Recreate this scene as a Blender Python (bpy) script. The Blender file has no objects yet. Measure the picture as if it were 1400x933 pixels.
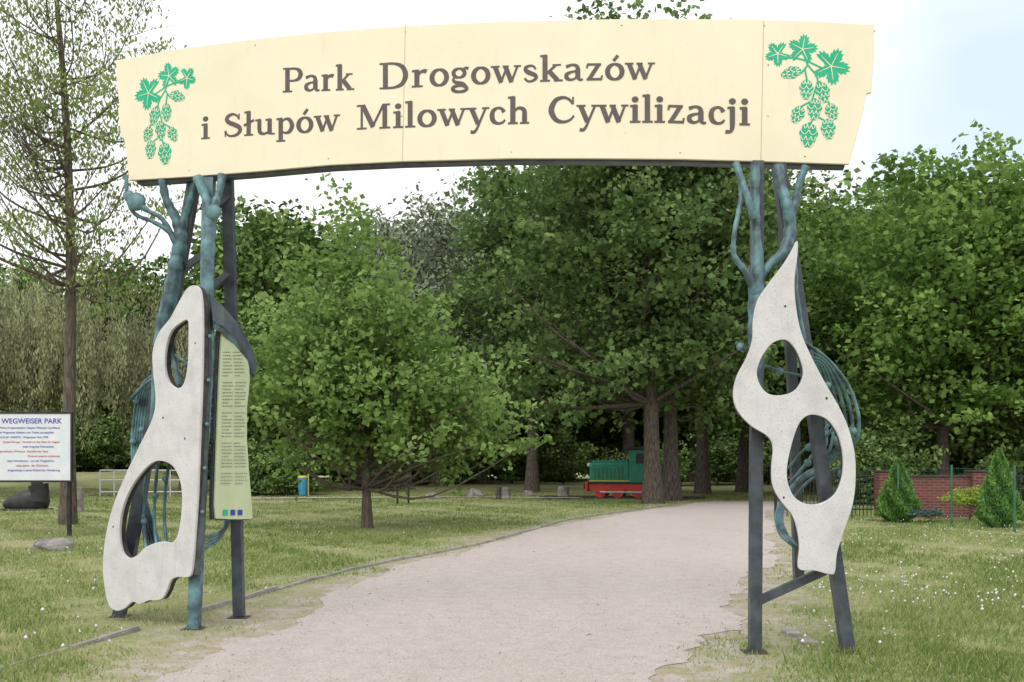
import bpy, bmesh, math, random
import numpy as np
from mathutils import Vector, Matrix
random.seed(7); RNG=np.random.default_rng(7)
scene=bpy.context.scene
F=1361.0; H=1.6; HOR=630.0          # photogrammetry constants of the reference (survey in metres)
def at(px,py,d): return ((px-700)*d/F, d, H+(HOR-py)*d/F)

# ------------------------------------------------------------ basic helpers
def link(ob,parent=None,local=False):
    scene.collection.objects.link(ob)
    if parent is not None:
        ob.parent=parent
        if not local: ob.matrix_parent_inverse=Matrix.Translation(parent.location).inverted()
    return ob
def empty(name,loc=(0,0,0),rz=0):
    e=bpy.data.objects.new(name,None); e.location=loc; e.rotation_euler=(0,0,rz); e.empty_display_size=.3
    scene.collection.objects.link(e); return e
def mesh_np(name,V,Fc,mat=None,smooth=False,attr=None):
    me=bpy.data.meshes.new(name); V=np.asarray(V,dtype=np.float32); Fc=np.asarray(Fc,dtype=np.int32)
    m,k=Fc.shape
    me.vertices.add(len(V)); me.vertices.foreach_set('co',V.ravel())
    me.loops.add(m*k); me.loops.foreach_set('vertex_index',Fc.ravel())
    me.polygons.add(m); me.polygons.foreach_set('loop_start',np.arange(0,m*k,k,dtype=np.int32))
    try: me.polygons.foreach_set('loop_total',np.full(m,k,dtype=np.int32))
    except Exception: pass
    me.polygons.foreach_set('use_smooth',np.full(m,smooth,dtype=bool))
    if attr is not None:
        for nm,a in attr.items():
            at_=me.attributes.new(nm,'FLOAT','POINT'); at_.data.foreach_set('value',np.asarray(a,dtype=np.float32))
    me.update(calc_edges=True)
    if mat: me.materials.append(mat)
    return me
def obj(name,me,parent=None,local=False):
    return link(bpy.data.objects.new(name,me),parent,local)
def box(name,parent,loc,size,mat,bevel=.01,rz=0,local=False,ry=0):
    bm=bmesh.new(); bmesh.ops.create_cube(bm,size=1)
    for v in bm.verts: v.co=Vector((v.co.x*size[0],v.co.y*size[1],v.co.z*size[2]))
    if bevel>0: bmesh.ops.bevel(bm,geom=bm.edges[:],offset=bevel,segments=2,affect='EDGES',profile=.5)
    me=bpy.data.meshes.new(name); bm.to_mesh(me); bm.free(); me.materials.append(mat)
    o=bpy.data.objects.new(name,me); o.location=loc; o.rotation_euler=(0,ry,rz)
    return link(o,parent,local)
def catmull(P,n=6,closed=False):
    P=[np.array(p,dtype=float) for p in P]; out=[]
    N=len(P); segs=N if closed else N-1
    for i in range(segs):
        if closed: p0,p1,p2,p3=P[(i-1)%N],P[i],P[(i+1)%N],P[(i+2)%N]
        else: p0,p1,p2,p3=P[max(i-1,0)],P[i],P[i+1],P[min(i+2,N-1)]
        for k in range(n):
            t=k/n
            out.append(.5*((2*p1)+(-p0+p2)*t+(2*p0-5*p1+4*p2-p3)*t*t+(-p0+3*p1-3*p2+p3)*t**3))
    if not closed: out.append(P[-1])
    return np.array(out)
class Tubes:
    def __init__(s): s.V=[];s.F=[];s.n=0
    def add(s,pts,rad,ns=8,cap=True,sq=0):
        pts=np.asarray(pts,float); rad=np.broadcast_to(np.asarray(rad,float),(len(pts),)) if np.ndim(rad)==0 else np.asarray(rad,float)
        if len(rad)!=len(pts): rad=np.interp(np.linspace(0,1,len(pts)),np.linspace(0,1,len(rad)),rad)
        T=np.gradient(pts,axis=0); T/=np.linalg.norm(T,axis=1)[:,None]+1e-9
        ref=np.array([0,1,0.]) if abs(T[:,1]).mean()<.8 else np.array([1.,0,0])
        A=np.cross(T,ref); A/=np.linalg.norm(A,axis=1)[:,None]+1e-9
        B=np.cross(T,A)
        ang=np.arange(ns)*2*math.pi/ns+sq
        R=pts[:,None,:]+rad[:,None,None]*(A[:,None,:]*np.cos(ang)[None,:,None]+B[:,None,:]*np.sin(ang)[None,:,None])
        s.V.append(R.reshape(-1,3)); m=len(pts)
        i=np.arange(m-1)[:,None]*ns; j=np.arange(ns)[None,:]; j2=(j+1)%ns
        f=np.stack([i+j,i+j2,i+ns+j2,i+ns+j],-1).reshape(-1,4)+s.n
        s.F.append(f); 
        s.n+=m*ns
        if cap:
            for e in (0,m-1):
                c=pts[e]; base=s.n; s.V.append(np.vstack([c[None],R[e]]))
                q=[[base,base+1+k,base+1+(k+1)%ns,base+1+(k+2)%ns] for k in range(0,ns,2)]
                s.F.append(np.array(q)); s.n+=ns+1
    def mesh(s,name,mat,smooth=True):
        return mesh_np(name,np.vstack(s.V),np.vstack(s.F),mat,smooth)
def ball(name,loc,r,mat,parent):
    bm=bmesh.new(); bmesh.ops.create_uvsphere(bm,u_segments=12,v_segments=8,radius=r)
    me=bpy.data.meshes.new(name)
    for f in bm.faces: f.smooth=True
    bm.to_mesh(me); bm.free(); me.materials.append(mat)
    o=bpy.data.objects.new(name,me); o.location=loc; return link(o,parent)

# ------------------------------------------------------------ materials
def newmat(name):
    m=bpy.data.materials.new(name); m.use_nodes=True; nt=m.node_tree; nt.nodes.clear()
    out=nt.nodes.new('ShaderNodeOutputMaterial'); b=nt.nodes.new('ShaderNodeBsdfPrincipled')
    nt.links.new(b.outputs[0],out.inputs[0]); return m,nt,b,out
def noise(nt,scale,detail=3,rough=.6,vec=None,stretch=None):
    if vec is None:
        tc=nt.nodes.new('ShaderNodeTexCoord'); vec=tc.outputs['Object']
    if stretch:
        mp=nt.nodes.new('ShaderNodeMapping'); mp.inputs['Scale'].default_value=stretch; nt.links.new(vec,mp.inputs[0]); vec=mp.outputs[0]
    n=nt.nodes.new('ShaderNodeTexNoise'); n.inputs['Scale'].default_value=scale; n.inputs['Detail'].default_value=detail; n.inputs['Roughness'].default_value=rough
    nt.links.new(vec,n.inputs['Vector']); return n.outputs['Fac']
def ramp(nt,fac,stops):
    r=nt.nodes.new('ShaderNodeValToRGB'); e=r.color_ramp.elements
    while len(e)<len(stops): e.new(.5)
    for i,(p,c) in enumerate(stops):
        e[i].position=p; e[i].color=(*c,1) if len(c)==3 else c
    nt.links.new(fac,r.inputs[0]); return r.outputs[0]
def mixc(nt,fac,a,b,mode='MIX'):
    m=nt.nodes.new('ShaderNodeMix'); m.data_type='RGBA'; m.blend_type=mode
    for s,v in ((m.inputs[0],fac),(m.inputs[6],a),(m.inputs[7],b)):
        if isinstance(v,(int,float)): s.default_value=v
        elif isinstance(v,tuple): s.default_value=(*v,1)
        else: nt.links.new(v,s)
    return m.outputs[2]
def bump(nt,b,fac,strength=.3,dist=.01):
    n=nt.nodes.new('ShaderNodeBump'); n.inputs['Strength'].default_value=strength; n.inputs['Distance'].default_value=dist
    nt.links.new(fac,n.inputs['Height']); nt.links.new(n.outputs[0],b.inputs['Normal'])
def simple(name,c1,c2,scale=5,rough=.6,bstr=.2,bdist=.005,stretch=None,lo=.35,hi=.65,metal=0,bscale=None):
    m,nt,b,o=newmat(name); f=noise(nt,scale,stretch=stretch)
    nt.links.new(ramp(nt,f,[(lo,c1),(hi,c2)]),b.inputs['Base Color']); b.inputs['Roughness'].default_value=rough; b.inputs['Metallic'].default_value=metal
    if bstr>.06: bump(nt,b,noise(nt,bscale or scale*6,stretch=stretch),bstr,bdist)
    return m
def leafmat(name,dark,mid,light,trans=.35):
    m,nt,b,o=newmat(name); nt.nodes.remove(b)
    a=nt.nodes.new('ShaderNodeAttribute'); a.attribute_name='rnd'
    oi=nt.nodes.new('ShaderNodeObjectInfo')
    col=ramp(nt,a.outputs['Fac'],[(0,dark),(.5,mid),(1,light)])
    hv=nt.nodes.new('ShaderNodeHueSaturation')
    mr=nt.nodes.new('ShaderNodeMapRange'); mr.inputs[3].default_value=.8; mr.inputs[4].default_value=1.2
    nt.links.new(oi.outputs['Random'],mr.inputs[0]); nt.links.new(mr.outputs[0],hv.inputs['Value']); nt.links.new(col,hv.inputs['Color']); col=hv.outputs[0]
    d_=nt.nodes.new('ShaderNodeBsdfDiffuse'); nt.links.new(col,d_.inputs[0])
    if trans<=0: nt.links.new(d_.outputs[0],o.inputs[0]); return m
    t=nt.nodes.new('ShaderNodeBsdfTranslucent'); nt.links.new(col,t.inputs[0])
    mx=nt.nodes.new('ShaderNodeMixShader'); mx.inputs[0].default_value=trans
    nt.links.new(d_.outputs[0],mx.inputs[1]); nt.links.new(t.outputs[0],mx.inputs[2]); nt.links.new(mx.outputs[0],o.inputs[0]); return m

M_patina=simple('patina_metal',(.045,.07,.085),(.14,.29,.31),6,.45,.3,.006,lo=.37,hi=.67)
M_steel=simple('dark_steel',(.034,.042,.052),(.075,.09,.105),7,.45,.2,.003)
M_rust=simple('rusty_dark_edge',(.02,.02,.022),(.08,.06,.05),9,.7,.2,.003)
m,nt,b,o=newmat('white_weathered_panel')
c=ramp(nt,noise(nt,3.5,5,.65),[(.3,(.53,.52,.52)),(.55,(.65,.64,.64)),(.8,(.70,.69,.69))])
c=mixc(nt,ramp(nt,noise(nt,60,3,.7),[(.54,(0,0,0)),(.7,(.7,.7,.7))]),c,(.38,.36,.35))
c=mixc(nt,ramp(nt,noise(nt,5,5,.7,stretch=(2.5,.35,1)),[(.55,(0,0,0)),(.8,(.5,.5,.5))]),c,(.40,.385,.37))
nt.links.new(c,b.inputs['Base Color']); b.inputs['Roughness'].default_value=.75; bump(nt,b,noise(nt,45,4),.35,.004); M_white=m
m,nt,b,o=newmat('cream_board')
c=ramp(nt,noise(nt,1.2,4,.6),[(.3,(.83,.745,.54)),(.7,(.88,.81,.62))])
c=mixc(nt,ramp(nt,noise(nt,2.2,5,.7,stretch=(3.5,.5,1)),[(.55,(0,0,0)),(.85,(.4,.4,.4))]),c,(.66,.59,.45))
c=mixc(nt,ramp(nt,noise(nt,55,2,.5),[(.69,(0,0,0)),(.76,(.6,.6,.6))]),c,(.5,.43,.3))
nt.links.new(c,b.inputs['Base Color']); b.inputs['Roughness'].default_value=.4; bump(nt,b,noise(nt,1.1,2),.2,.04); M_cream=m
M_letter=simple('letter_brown',(.085,.065,.06),(.11,.085,.08),8,.5,.05)
M_hop=simple('hop_green',(.0,.40,.2),(.015,.47,.26),5,.5,.05)
M_creamline=simple('cream_line',(.82,.74,.53),(.87,.80,.61),5,.5,.02)
M_seam=simple('seam',(.42,.37,.26),(.55,.48,.33),5,.6,.02)
M_info=simple('pale_green_plate',(.52,.60,.36),(.60,.67,.43),3,.4,.05)
M_ink=simple('ink',(.16,.2,.14),(.2,.24,.17),5,.6,.02)
M_blue=simple('blue_ink',(.02,.04,.35),(.03,.06,.42),5,.5,.02)
M_red=simple('red_ink',(.5,.03,.03),(.6,.05,.05),5,.5,.02)
M_signw=simple('sign_white',(.68,.71,.76),(.76,.78,.82),3,.4,.03)
M_bark=simple('bark',(.05,.04,.033),(.2,.16,.13),5,.9,.9,.04,stretch=(5,5,.9))
M_barkred=simple('bark_reddish',(.07,.055,.045),(.2,.155,.12),5,.9,.8,.03,stretch=(5,5,.9))
M_stone=simple('stone',(.14,.13,.12),(.32,.30,.28),4,.9,.6,.02)
M_peb=simple('pebble',(.22,.19,.17),(.5,.46,.43),9,.9,.05)
M_conc=simple('kerb_concrete',(.22,.2,.18),(.36,.335,.31),5,.9,.5,.01)
M_wood=simple('dark_wood',(.04,.03,.022),(.09,.07,.05),5,.8,.4,.005,stretch=(1,1,8))
M_green=simple('loco_green_paint',(.008,.17,.11),(.015,.23,.15),4,.35,.05)
M_locored=simple('loco_red_paint',(.45,.03,.02),(.58,.05,.035),4,.45,.05)
M_black=simple('black_metal',(.008,.008,.009),(.03,.03,.03),6,.5,.1)
M_grey=simple('light_metal',(.5,.51,.52),(.62,.63,.64),5,.4,.05)
M_roof=simple('roof_grey',(.5,.52,.55),(.65,.67,.7),3,.6,.1)
M_binblue=simple('bin_blue',(.03,.25,.45),(.05,.32,.52),5,.5,.05)
M_biny=simple('bin_yellow',(.6,.42,.05),(.66,.5,.08),5,.5,.05)
M_fgreen=simple('fence_green',(.03,.11,.06),(.05,.16,.09),5,.5,.05)

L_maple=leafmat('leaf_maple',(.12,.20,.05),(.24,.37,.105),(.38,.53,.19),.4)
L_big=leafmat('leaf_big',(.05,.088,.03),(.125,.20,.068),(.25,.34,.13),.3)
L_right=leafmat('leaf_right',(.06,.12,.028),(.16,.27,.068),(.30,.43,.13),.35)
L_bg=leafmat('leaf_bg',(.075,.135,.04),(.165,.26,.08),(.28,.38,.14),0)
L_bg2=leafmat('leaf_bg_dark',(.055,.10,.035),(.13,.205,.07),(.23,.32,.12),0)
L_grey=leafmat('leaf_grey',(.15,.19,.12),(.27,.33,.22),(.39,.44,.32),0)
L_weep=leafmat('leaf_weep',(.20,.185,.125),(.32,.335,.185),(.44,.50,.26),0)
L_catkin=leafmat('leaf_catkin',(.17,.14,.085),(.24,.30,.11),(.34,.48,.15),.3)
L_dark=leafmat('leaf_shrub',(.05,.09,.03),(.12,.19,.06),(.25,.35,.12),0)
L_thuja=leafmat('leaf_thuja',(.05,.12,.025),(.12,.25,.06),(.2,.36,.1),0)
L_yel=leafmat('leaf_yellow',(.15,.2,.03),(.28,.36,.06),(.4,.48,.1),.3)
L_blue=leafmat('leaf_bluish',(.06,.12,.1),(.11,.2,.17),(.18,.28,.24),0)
L_grass=leafmat('grass_blade',(.14,.21,.055),(.28,.345,.12),(.55,.50,.31),.3)

# ------------------------------------------------------------ path & ground
LE=np.array([(-3.6,-6),(-3.0,0),(-2.75,4),(-2.48,7.2),(-2.33,9.9),(-1.54,15),(0,20.7),(1.95,26.6),(5.93,35.1),(7.6,38.4)])
RE=np.array([(1.0,-6),(0.9,0),(1.0,4),(1.21,7.2),(1.63,8.7),(2.61,11.5),(4.31,16.8),(5.9,22.5),(8.0,31.1),(9.9,36.4)])
def pdist(x,y):
    l=np.interp(y,LE[:,1],LE[:,0]); r=np.interp(y,RE[:,1],RE[:,0])
    d=np.minimum(x-l,r-x)
    d2=np.minimum(np.minimum(y-36.4-.08*(x-9.9),38.6+.1*(x-9.9)-y),x-7.5)
    d=np.where(y>37.2,-5,d)
    return np.maximum(d,d2)
def sm(x,a,b):
    t=np.clip((x-a)/(b-a),0,1); return t*t*(3-2*t)
def gz(x,y):
    x=np.asarray(x,float); y=np.asarray(y,float)
    u=.035*np.sin(x*.9+1)*np.sin(y*.7)+.05*np.sin(x*.31+y*.23)+.015*np.sin(x*2.3-y*1.7)
    u=u*sm(-pdist(x,y),.25,4)
    m=(.95+.12*np.sin(x*.5)+.06*np.sin(x*1.3+y))*np.exp(-((x+26)/17)**2-((y-64)/12)**2)
    return u*.8+m
def axis(fine_lo,fine_hi,step,out):
    a=np.arange(fine_lo,fine_hi+1e-6,step); hi=[];v=fine_hi;s=step
    while v<out: s*=1.25; v+=s; hi.append(v)
    lo=[];v=fine_lo;s=step
    while v>-out: s*=1.25; v-=s; lo.append(v)
    return np.concatenate([lo[::-1],a,hi])
xs=axis(-30,25,.25,700); ys=axis(-2,66,.25,900)
X,Y=np.meshgrid(xs,ys); Z=gz(X,Y)
nx=len(xs); ny=len(ys)
idx=np.arange(nx*ny).reshape(ny,nx)
Fq=np.stack([idx[:-1,:-1],idx[:-1,1:],idx[1:,1:],idx[1:,:-1]],-1).reshape(-1,4)
def sandcol(nt,lo=True):
    g=ramp(nt,noise(nt,.55,4,.6,stretch=(1.6,.5,1)),[(.28,(.40,.345,.31)),(.5,(.50,.44,.41)),(.72,(.57,.515,.485))])
    g=mixc(nt,.55,g,ramp(nt,noise(nt,5,5,.8),[(.3,(.33,.28,.25)),(.5,(.50,.44,.405)),(.7,(.63,.575,.54))]))
    return mixc(nt,.38,g,ramp(nt,noise(nt,55,3,.8),[(.36,(.22,.185,.165)),(.5,(.50,.44,.41)),(.66,(.72,.67,.63))]))
m,nt,b,o=newmat('grass_ground')
a=nt.nodes.new('ShaderNodeAttribute'); a.attribute_name='pd'
g=ramp(nt,noise(nt,.45,4,.65),[(.3,(.19,.24,.085)),(.5,(.28,.31,.13)),(.64,(.44,.40,.24))])
g=mixc(nt,.55,g,ramp(nt,noise(nt,9,4,.75),[(.3,(.14,.17,.06)),(.5,(.28,.30,.14)),(.72,(.47,.43,.30))]))
dirt=mixc(nt,ramp(nt,noise(nt,3.5,4,.75),[(.40,(0,0,0)),(.60,(1,1,1))]),sandcol(nt),(.36,.32,.195))
add=nt.nodes.new('ShaderNodeMath'); add.operation='MULTIPLY_ADD'; nt.links.new(noise(nt,1.3,5,.7),add.inputs[0]); add.inputs[1].default_value=3.0; nt.links.new(a.outputs['Fac'],add.inputs[2])
mr=nt.nodes.new('ShaderNodeMapRange'); mr.inputs[1].default_value=.35; mr.inputs[2].default_value=1.35; nt.links.new(add.outputs[0],mr.inputs[0])
nt.links.new(mixc(nt,mr.outputs[0],g,dirt),b.inputs['Base Color']); b.inputs['Roughness'].default_value=.95; b.inputs['Specular IOR Level'].default_value=.1
bump(nt,b,noise(nt,22,3,.8),.8,.05)
M_ground=m
obj('ground',mesh_np('ground',np.stack([X,Y,Z],-1).reshape(-1,3),Fq,M_ground,True,{'pd':pdist(X,Y).ravel()}))
m,nt,b,o=newmat('sandy_gravel')
nt.links.new(sandcol(nt),b.inputs['Base Color']); b.inputs['Roughness'].default_value=.95; b.inputs['Specular IOR Level'].default_value=.1
bump(nt,b,noise(nt,20,5,.8),.8,.025); M_path=m
CL=[*map(tuple,LE),(12,38.75),(22,39.8)]; CR=[*map(tuple,RE),(12.5,36.7),(22,37.4)]
n=900
def edge(P): 
    P=catmull(np.array(P,float),80); 
    k=np.linspace(0,len(P)-1,n); return np.stack([np.interp(k,np.arange(len(P)),P[:,0]),np.interp(k,np.arange(len(P)),P[:,1])],-1)
A=edge(CL);B=edge(CR); D=(B-A); 
t=np.linspace(0,1,16)
def j1(s,seed):
    r=np.random.default_rng(seed); o=np.zeros_like(s)
    for fr,am in ((.7,.16),(1.7,.10),(4.1,.05),(9.3,.025),(17,.01)): o+=am*np.sin(s*fr+r.uniform(0,6))
    return o
sA=np.concatenate([[0],np.cumsum(np.linalg.norm(np.diff(A,axis=0),axis=1))])
w=np.linalg.norm(D,axis=1)[:,None]; U=D/w
A2=A+U*(j1(sA,1)[:,None]-.02); B2=B+U*(j1(sA,2)[:,None]+.02)
PV=A2[:,None,:]+(B2-A2)[:,None,:]*t[None,:,None]
PV=np.concatenate([PV,np.full(PV.shape[:2]+(1,),.005)],-1)
idx=np.arange(n*16).reshape(n,16)
Fp=np.stack([idx[:-1,:-1],idx[:-1,1:],idx[1:,1:],idx[1:,:-1]],-1).reshape(-1,4)
obj('gravel_path',mesh_np('gravel_path',PV.reshape(-1,3),Fp,M_path,True))
fp=np.array([[-11.5,40.6],[-6.4,40.9],[-2,41.4],[3,42],[3,42.7],[-2,42.1],[-6.4,41.7],[-11.5,41.6]])
zz=gz(fp[:,0],fp[:,1])
obj('side_footpath',mesh_np('side_footpath',np.column_stack([fp,zz+.05]),[[0,1,6,7],[1,2,5,6],[2,3,4,5]],M_path))
KP=catmull([(-4.6,4.5),(-3.93,7.64),(-3.7,8.54),(-3.35,10.2),(-3.03,11.8),(-2.2,15),(-.81,18.5),(.4,22.6),(1.7,27.2),(4.2,32.5),(6.0,36)],10)
s=np.concatenate([[0],np.cumsum(np.linalg.norm(np.diff(KP,axis=0),axis=1))])
kerb=empty('stone_kerb',(-3,11.8,0)); bm=bmesh.new(); q=0
while q+1<s[-1]:
    p=np.array([np.interp(q,s,KP[:,0]),np.interp(q,s,KP[:,1])]); p2=np.array([np.interp(q+.98,s,KP[:,0]),np.interp(q+.98,s,KP[:,1])])
    c=(p+p2)/2; ang=math.atan2(*(p2-p)[::-1])+random.uniform(-.02,.02)
    if not (8.9<c[1]<10.6):
        r=bmesh.ops.create_cube(bm,size=1,matrix=Matrix.Translation((c[0],c[1],-.012+random.uniform(-.014,.012)))@Matrix.Rotation(ang,4,'Z')@Matrix.Rotation(random.uniform(-.02,.02),4,'Y')@Matrix.Diagonal((.975,.08,.09,1)))
    q+=1
bmesh.ops.bevel(bm,geom=bm.edges[:],offset=.012,segments=2,affect='EDGES')
me=bpy.data.meshes.new('kerb_stones'); bm.to_mesh(me); bm.free(); me.materials.append(M_conc); obj('kerb_stones',me,kerb)

def scatter_octa(name,P,R,mat,flat=.6,rnd=None):
    n=len(P); base=np.array([[1,0,0],[0,1,0],[-1,0,0],[0,-1,0],[0,0,1],[0,0,-1]],float)
    j=RNG.uniform(.6,1.2,(n,6,1)); V=P[:,None,:]+base[None]*j*R[:,None,None]*np.array([1,1,flat])
    f=np.array([[0,1,4],[1,2,4],[2,3,4],[3,0,4],[1,0,5],[2,1,5],[3,2,5],[0,3,5]])
    Fc=(f[None]+np.arange(n)[:,None,None]*6).reshape(-1,3)
    return mesh_np(name,V.reshape(-1,3),Fc,mat,True)
n=7000; y=6.3*np.exp(RNG.uniform(0,1.5,n)); x=RNG.uniform(-4,7,n); k=pdist(x,y)>-.35; x=x[k];y=y[k]
obj('path_pebbles',scatter_octa('pebbles',np.column_stack([x,y,np.full(len(x),.007)]),RNG.uniform(.003,.009,len(x))*(1+(RNG.random(len(x))>.98)*1.5),M_peb))
def grass(N):
    d=6.2*np.exp(RNG.uniform(0,math.log(50/6.2),N)); x=RNG.uniform(-1,1,N)*(.6*d+2); y=d+RNG.uniform(-.2,.2,N)
    p=pdist(x,y); pn=.35*np.sin(x*2.1+y*1.3)+.3*np.sin(x*5.3-y*3.1)+.25*np.sin(x*.8+y*2.7+2)+.25*np.sin(x*11+y*7)*np.sin(x*6-y*13)
    cover=np.clip((-p+pn*.75-.0)/1.7,0.0,1); cover=np.where(p>.2,0,np.maximum(cover,np.where(p<-.02,.04,0)))
    bald=np.clip(1-.85*np.clip(np.sin(x*1.1+2)*np.sin(y*.9+1)+.5*np.sin(x*3.7+y*2.9)+.35*np.sin(x*7.1-y*5.3)+.3*np.sin(x*.45-y*.3),0,1),0,1)
    k=RNG.random(N)<cover*bald; x=x[k];y=y[k];d=d[k];p=p[k];cv=cover[k];bl=bald[k];n=len(x)
    z=gz(x,y); h=RNG.uniform(.025,.08,n)*(.45+.55*cv)*(1+.35*np.sin(x*1.7)*np.sin(y*1.3))*(.6+.4*bl); h*=np.where(RNG.random(n)<.02,2.2,1)
    w=(.003+.0004*d)*RNG.uniform(.7,1.4,n); th=RNG.uniform(0,math.pi,n); la=RNG.uniform(0,2*math.pi,n); ll=h*RNG.uniform(.1,1.1,n)
    b1=np.column_stack([x-w*np.cos(th),y-w*np.sin(th),z-.005]); b2=np.column_stack([x+w*np.cos(th),y+w*np.sin(th),z-.005])
    tp=np.column_stack([x+ll*np.cos(la),y+ll*np.sin(la),z+h])
    V=np.stack([b1,b2,tp],1).reshape(-1,3); Fc=np.arange(n*3).reshape(-1,3)
    patch=.5+.28*np.sin(x*.7+y*.4)+.2*np.sin(x*1.9-y*1.1)+.22*np.sin(x*4.3+y*3.7)*np.sin(x*2.2-y*5.1)
    r=np.clip(.08+.5*patch+RNG.normal(0,.2,n)+(1-cv)*.35+(1-bl)*.55,0,1)
    return mesh_np('grass',V,Fc,L_grass,False,{'rnd':np.repeat(r,3)})
obj('grass',grass(380000))
n=1100; d=8*np.exp(RNG.uniform(0,1.25,n)); x=np.where(RNG.random(n)<.8,RNG.uniform(.2,.6,n)*d,-RNG.uniform(.1,.58,n)*d)
cl=np.sin(x*1.3+d*.6)+np.sin(x*.5-d*1.1)+RNG.normal(0,.7,n); k=(pdist(x,d)<-.8)&(cl>-.3); x=x[k];d=d[k]
obj('dandelion_clocks',scatter_octa('dandelions',np.column_stack([x,d,gz(x,d)+RNG.uniform(.06,.14,len(x))]),RNG.uniform(.009,.022,len(x)),M_signw,1.0))
n=1500; d=6.3*np.exp(RNG.uniform(0,1.1,n)); x=RNG.uniform(-.6,.55,n)*d; k=(pdist(x,d)<.5); x=x[k];d=d[k]; n=len(x)
th=RNG.uniform(0,6.3,n); s_=RNG.uniform(.006,.022,n); c=np.column_stack([x,d,gz(x,d)+.014]); t1=np.column_stack([np.cos(th),np.sin(th),RNG.uniform(-.3,.3,n)])*s_[:,None]; t2=np.column_stack([-np.sin(th),np.cos(th),RNG.uniform(-.3,.3,n)])*s_[:,None]*.5
V=np.stack([c-t1,c+t2,c+t1,c-t2],1).reshape(-1,3)
M_dry=simple('dry_leaf',(.12,.08,.05),(.33,.25,.16),3,.9,.05)
obj('leaf_litter',mesh_np('litter',V,np.arange(4*n).reshape(-1,4),M_dry))

# ------------------------------------------------------------ gate planes
class Plane:
    def __init__(s,A,B):
        s.A=np.array(A,float); e=np.array(B,float)-s.A; s.L=np.linalg.norm(e); s.e=e/s.L; s.n=np.array([s.e[1],-s.e[0]])
        s.M=Matrix(((s.e[0],0,s.n[0],s.A[0]),(s.e[1],0,s.n[1],s.A[1]),(0,1,0,0),(0,0,0,1)))
    def rec(s,px,py):
        k=(px-700)/F
        t=(k*s.A[1]-s.A[0])/(s.e[0]-k*s.e[1]); y=s.A[1]+t*s.e[1]
        return (t,H+(HOR-py)*y/F)
def flat(name,pl,loops,th,mat,off,parent,smooth=True,bev=0):
    cu=bpy.data.curves.new(name,'CURVE'); cu.dimensions='2D'; cu.fill_mode='BOTH'; cu.extrude=th/2; cu.bevel_depth=bev; cu.bevel_resolution=1
    for lp in loops:
        P=[pl.rec(*p) for p in lp]
        if smooth: P=catmull(P,5,True)
        sp=cu.splines.new('POLY'); sp.points.add(len(P)-1); sp.use_cyclic_u=True
        for q,p in zip(sp.points,P): q.co=(p[0],p[1],0,1)
    tmp=bpy.data.objects.new(name,cu); scene.collection.objects.link(tmp)
    dg=bpy.context.evaluated_depsgraph_get(); me=bpy.data.meshes.new_from_object(tmp.evaluated_get(dg)); bpy.data.objects.remove(tmp)
    me.materials.clear(); me.materials.append(mat)
    me.name=name
    o=bpy.data.objects.new(name,me); link(o,parent,local=True)
    T=pl.M@Matrix.Translation((0,0,off))
    o.matrix_local=Matrix.Translation(parent.location).inverted()@T
    return o
class Rib:
    def __init__(s): s.V=[];s.F=[];s.n=0;s.z=0
    def add(s,P,w,closed=False,dz=None):
        P=np.asarray(P,float); m=len(P); w=np.interp(np.linspace(0,1,m),np.linspace(0,1,len(w)),w) if np.ndim(w) else np.full(m,w)
        if closed: T=np.roll(P,-1,0)-np.roll(P,1,0)
        else: T=np.gradient(P,axis=0)
        T/=np.linalg.norm(T,axis=1)[:,None]+1e-9; N=np.stack([-T[:,1],T[:,0]],-1)
        a=P+N*w[:,None]/2; b_=P-N*w[:,None]/2; z=s.z if dz is None else dz
        V=np.concatenate([np.column_stack([a,np.full(m,z)]),np.column_stack([b_,np.full(m,z)])]); s.V.append(V)
        k=np.arange(m if closed else m-1); k2=(k+1)%m
        s.F.append(np.stack([k+m,k2+m,k2,k],-1)+s.n); s.n+=2*m; s.z+=.00004
    def obj(s,name,mat,pl,off,parent):
        me=mesh_np(name,np.vstack(s.V),np.vstack(s.F),mat); o=bpy.data.objects.new(name,me); link(o,parent,True)
        o.matrix_local=Matrix.Translation(parent.location).inverted()@pl.M@Matrix.Translation((0,0,off)); return o

gate=empty('park_entrance_gate',(-.4,9.2,0))
PB=Plane((-3.90,10.0),(3.03,8.6))
top=[(160,84),(250,68),(350,55),(450,45),(555,37),(700,31),(850,28),(950,28),(1045,29),(1130,32),(1195,36)]
right=[(1194,80),(1190,127),(1184,129),(1178,160),(1160,225)]
bot=[(1100,223),(1040,221),(930,218),(800,217),(700,217),(550,221),(450,226),(350,235),(260,242),(178,247)]
left=[(175,215),(171,190),(167,188),(163,150),(165,146),(161,110)]
flat('sign_board',PB,[top+right+bot+left],.03,M_cream,0,gate,False,.003)
flat('board_frame',PB,[[(170,92)]+[(x,y+7) for x,y in top[1:-1]]+[(1186,45),(1155,228)]+[(x,y+4) for x,y in bot[:-1]]+[(186,251)]],.10,M_steel,-.075,gate,False)
rb=Rib()
for x,y0,y1 in ((555,38,221),(1044,30,221)):
    rb.add([PB.rec(x,y0),PB.rec(x-2,(y0+y1)/2),PB.rec(x-4,y1)],.006)
rb.obj('board_seams',M_seam,PB,.0188,gate)
bolts=[(x,y+8) for x,y in top[::2]]+[(x,y-8) for x,y in bot[::2]]+[(550,90),(550,160),(1050,90),(1050,160)]
P=np.array([[*PB.rec(*p),0] for p in bolts]); me=scatter_octa('board_bolts',P,np.full(len(P),.009),M_seam)
o=bpy.data.objects.new('board_bolts',me); link(o,gate,True); o.matrix_local=Matrix.Translation(gate.location).inverted()@PB.M@Matrix.Translation((0,0,.02))

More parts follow.
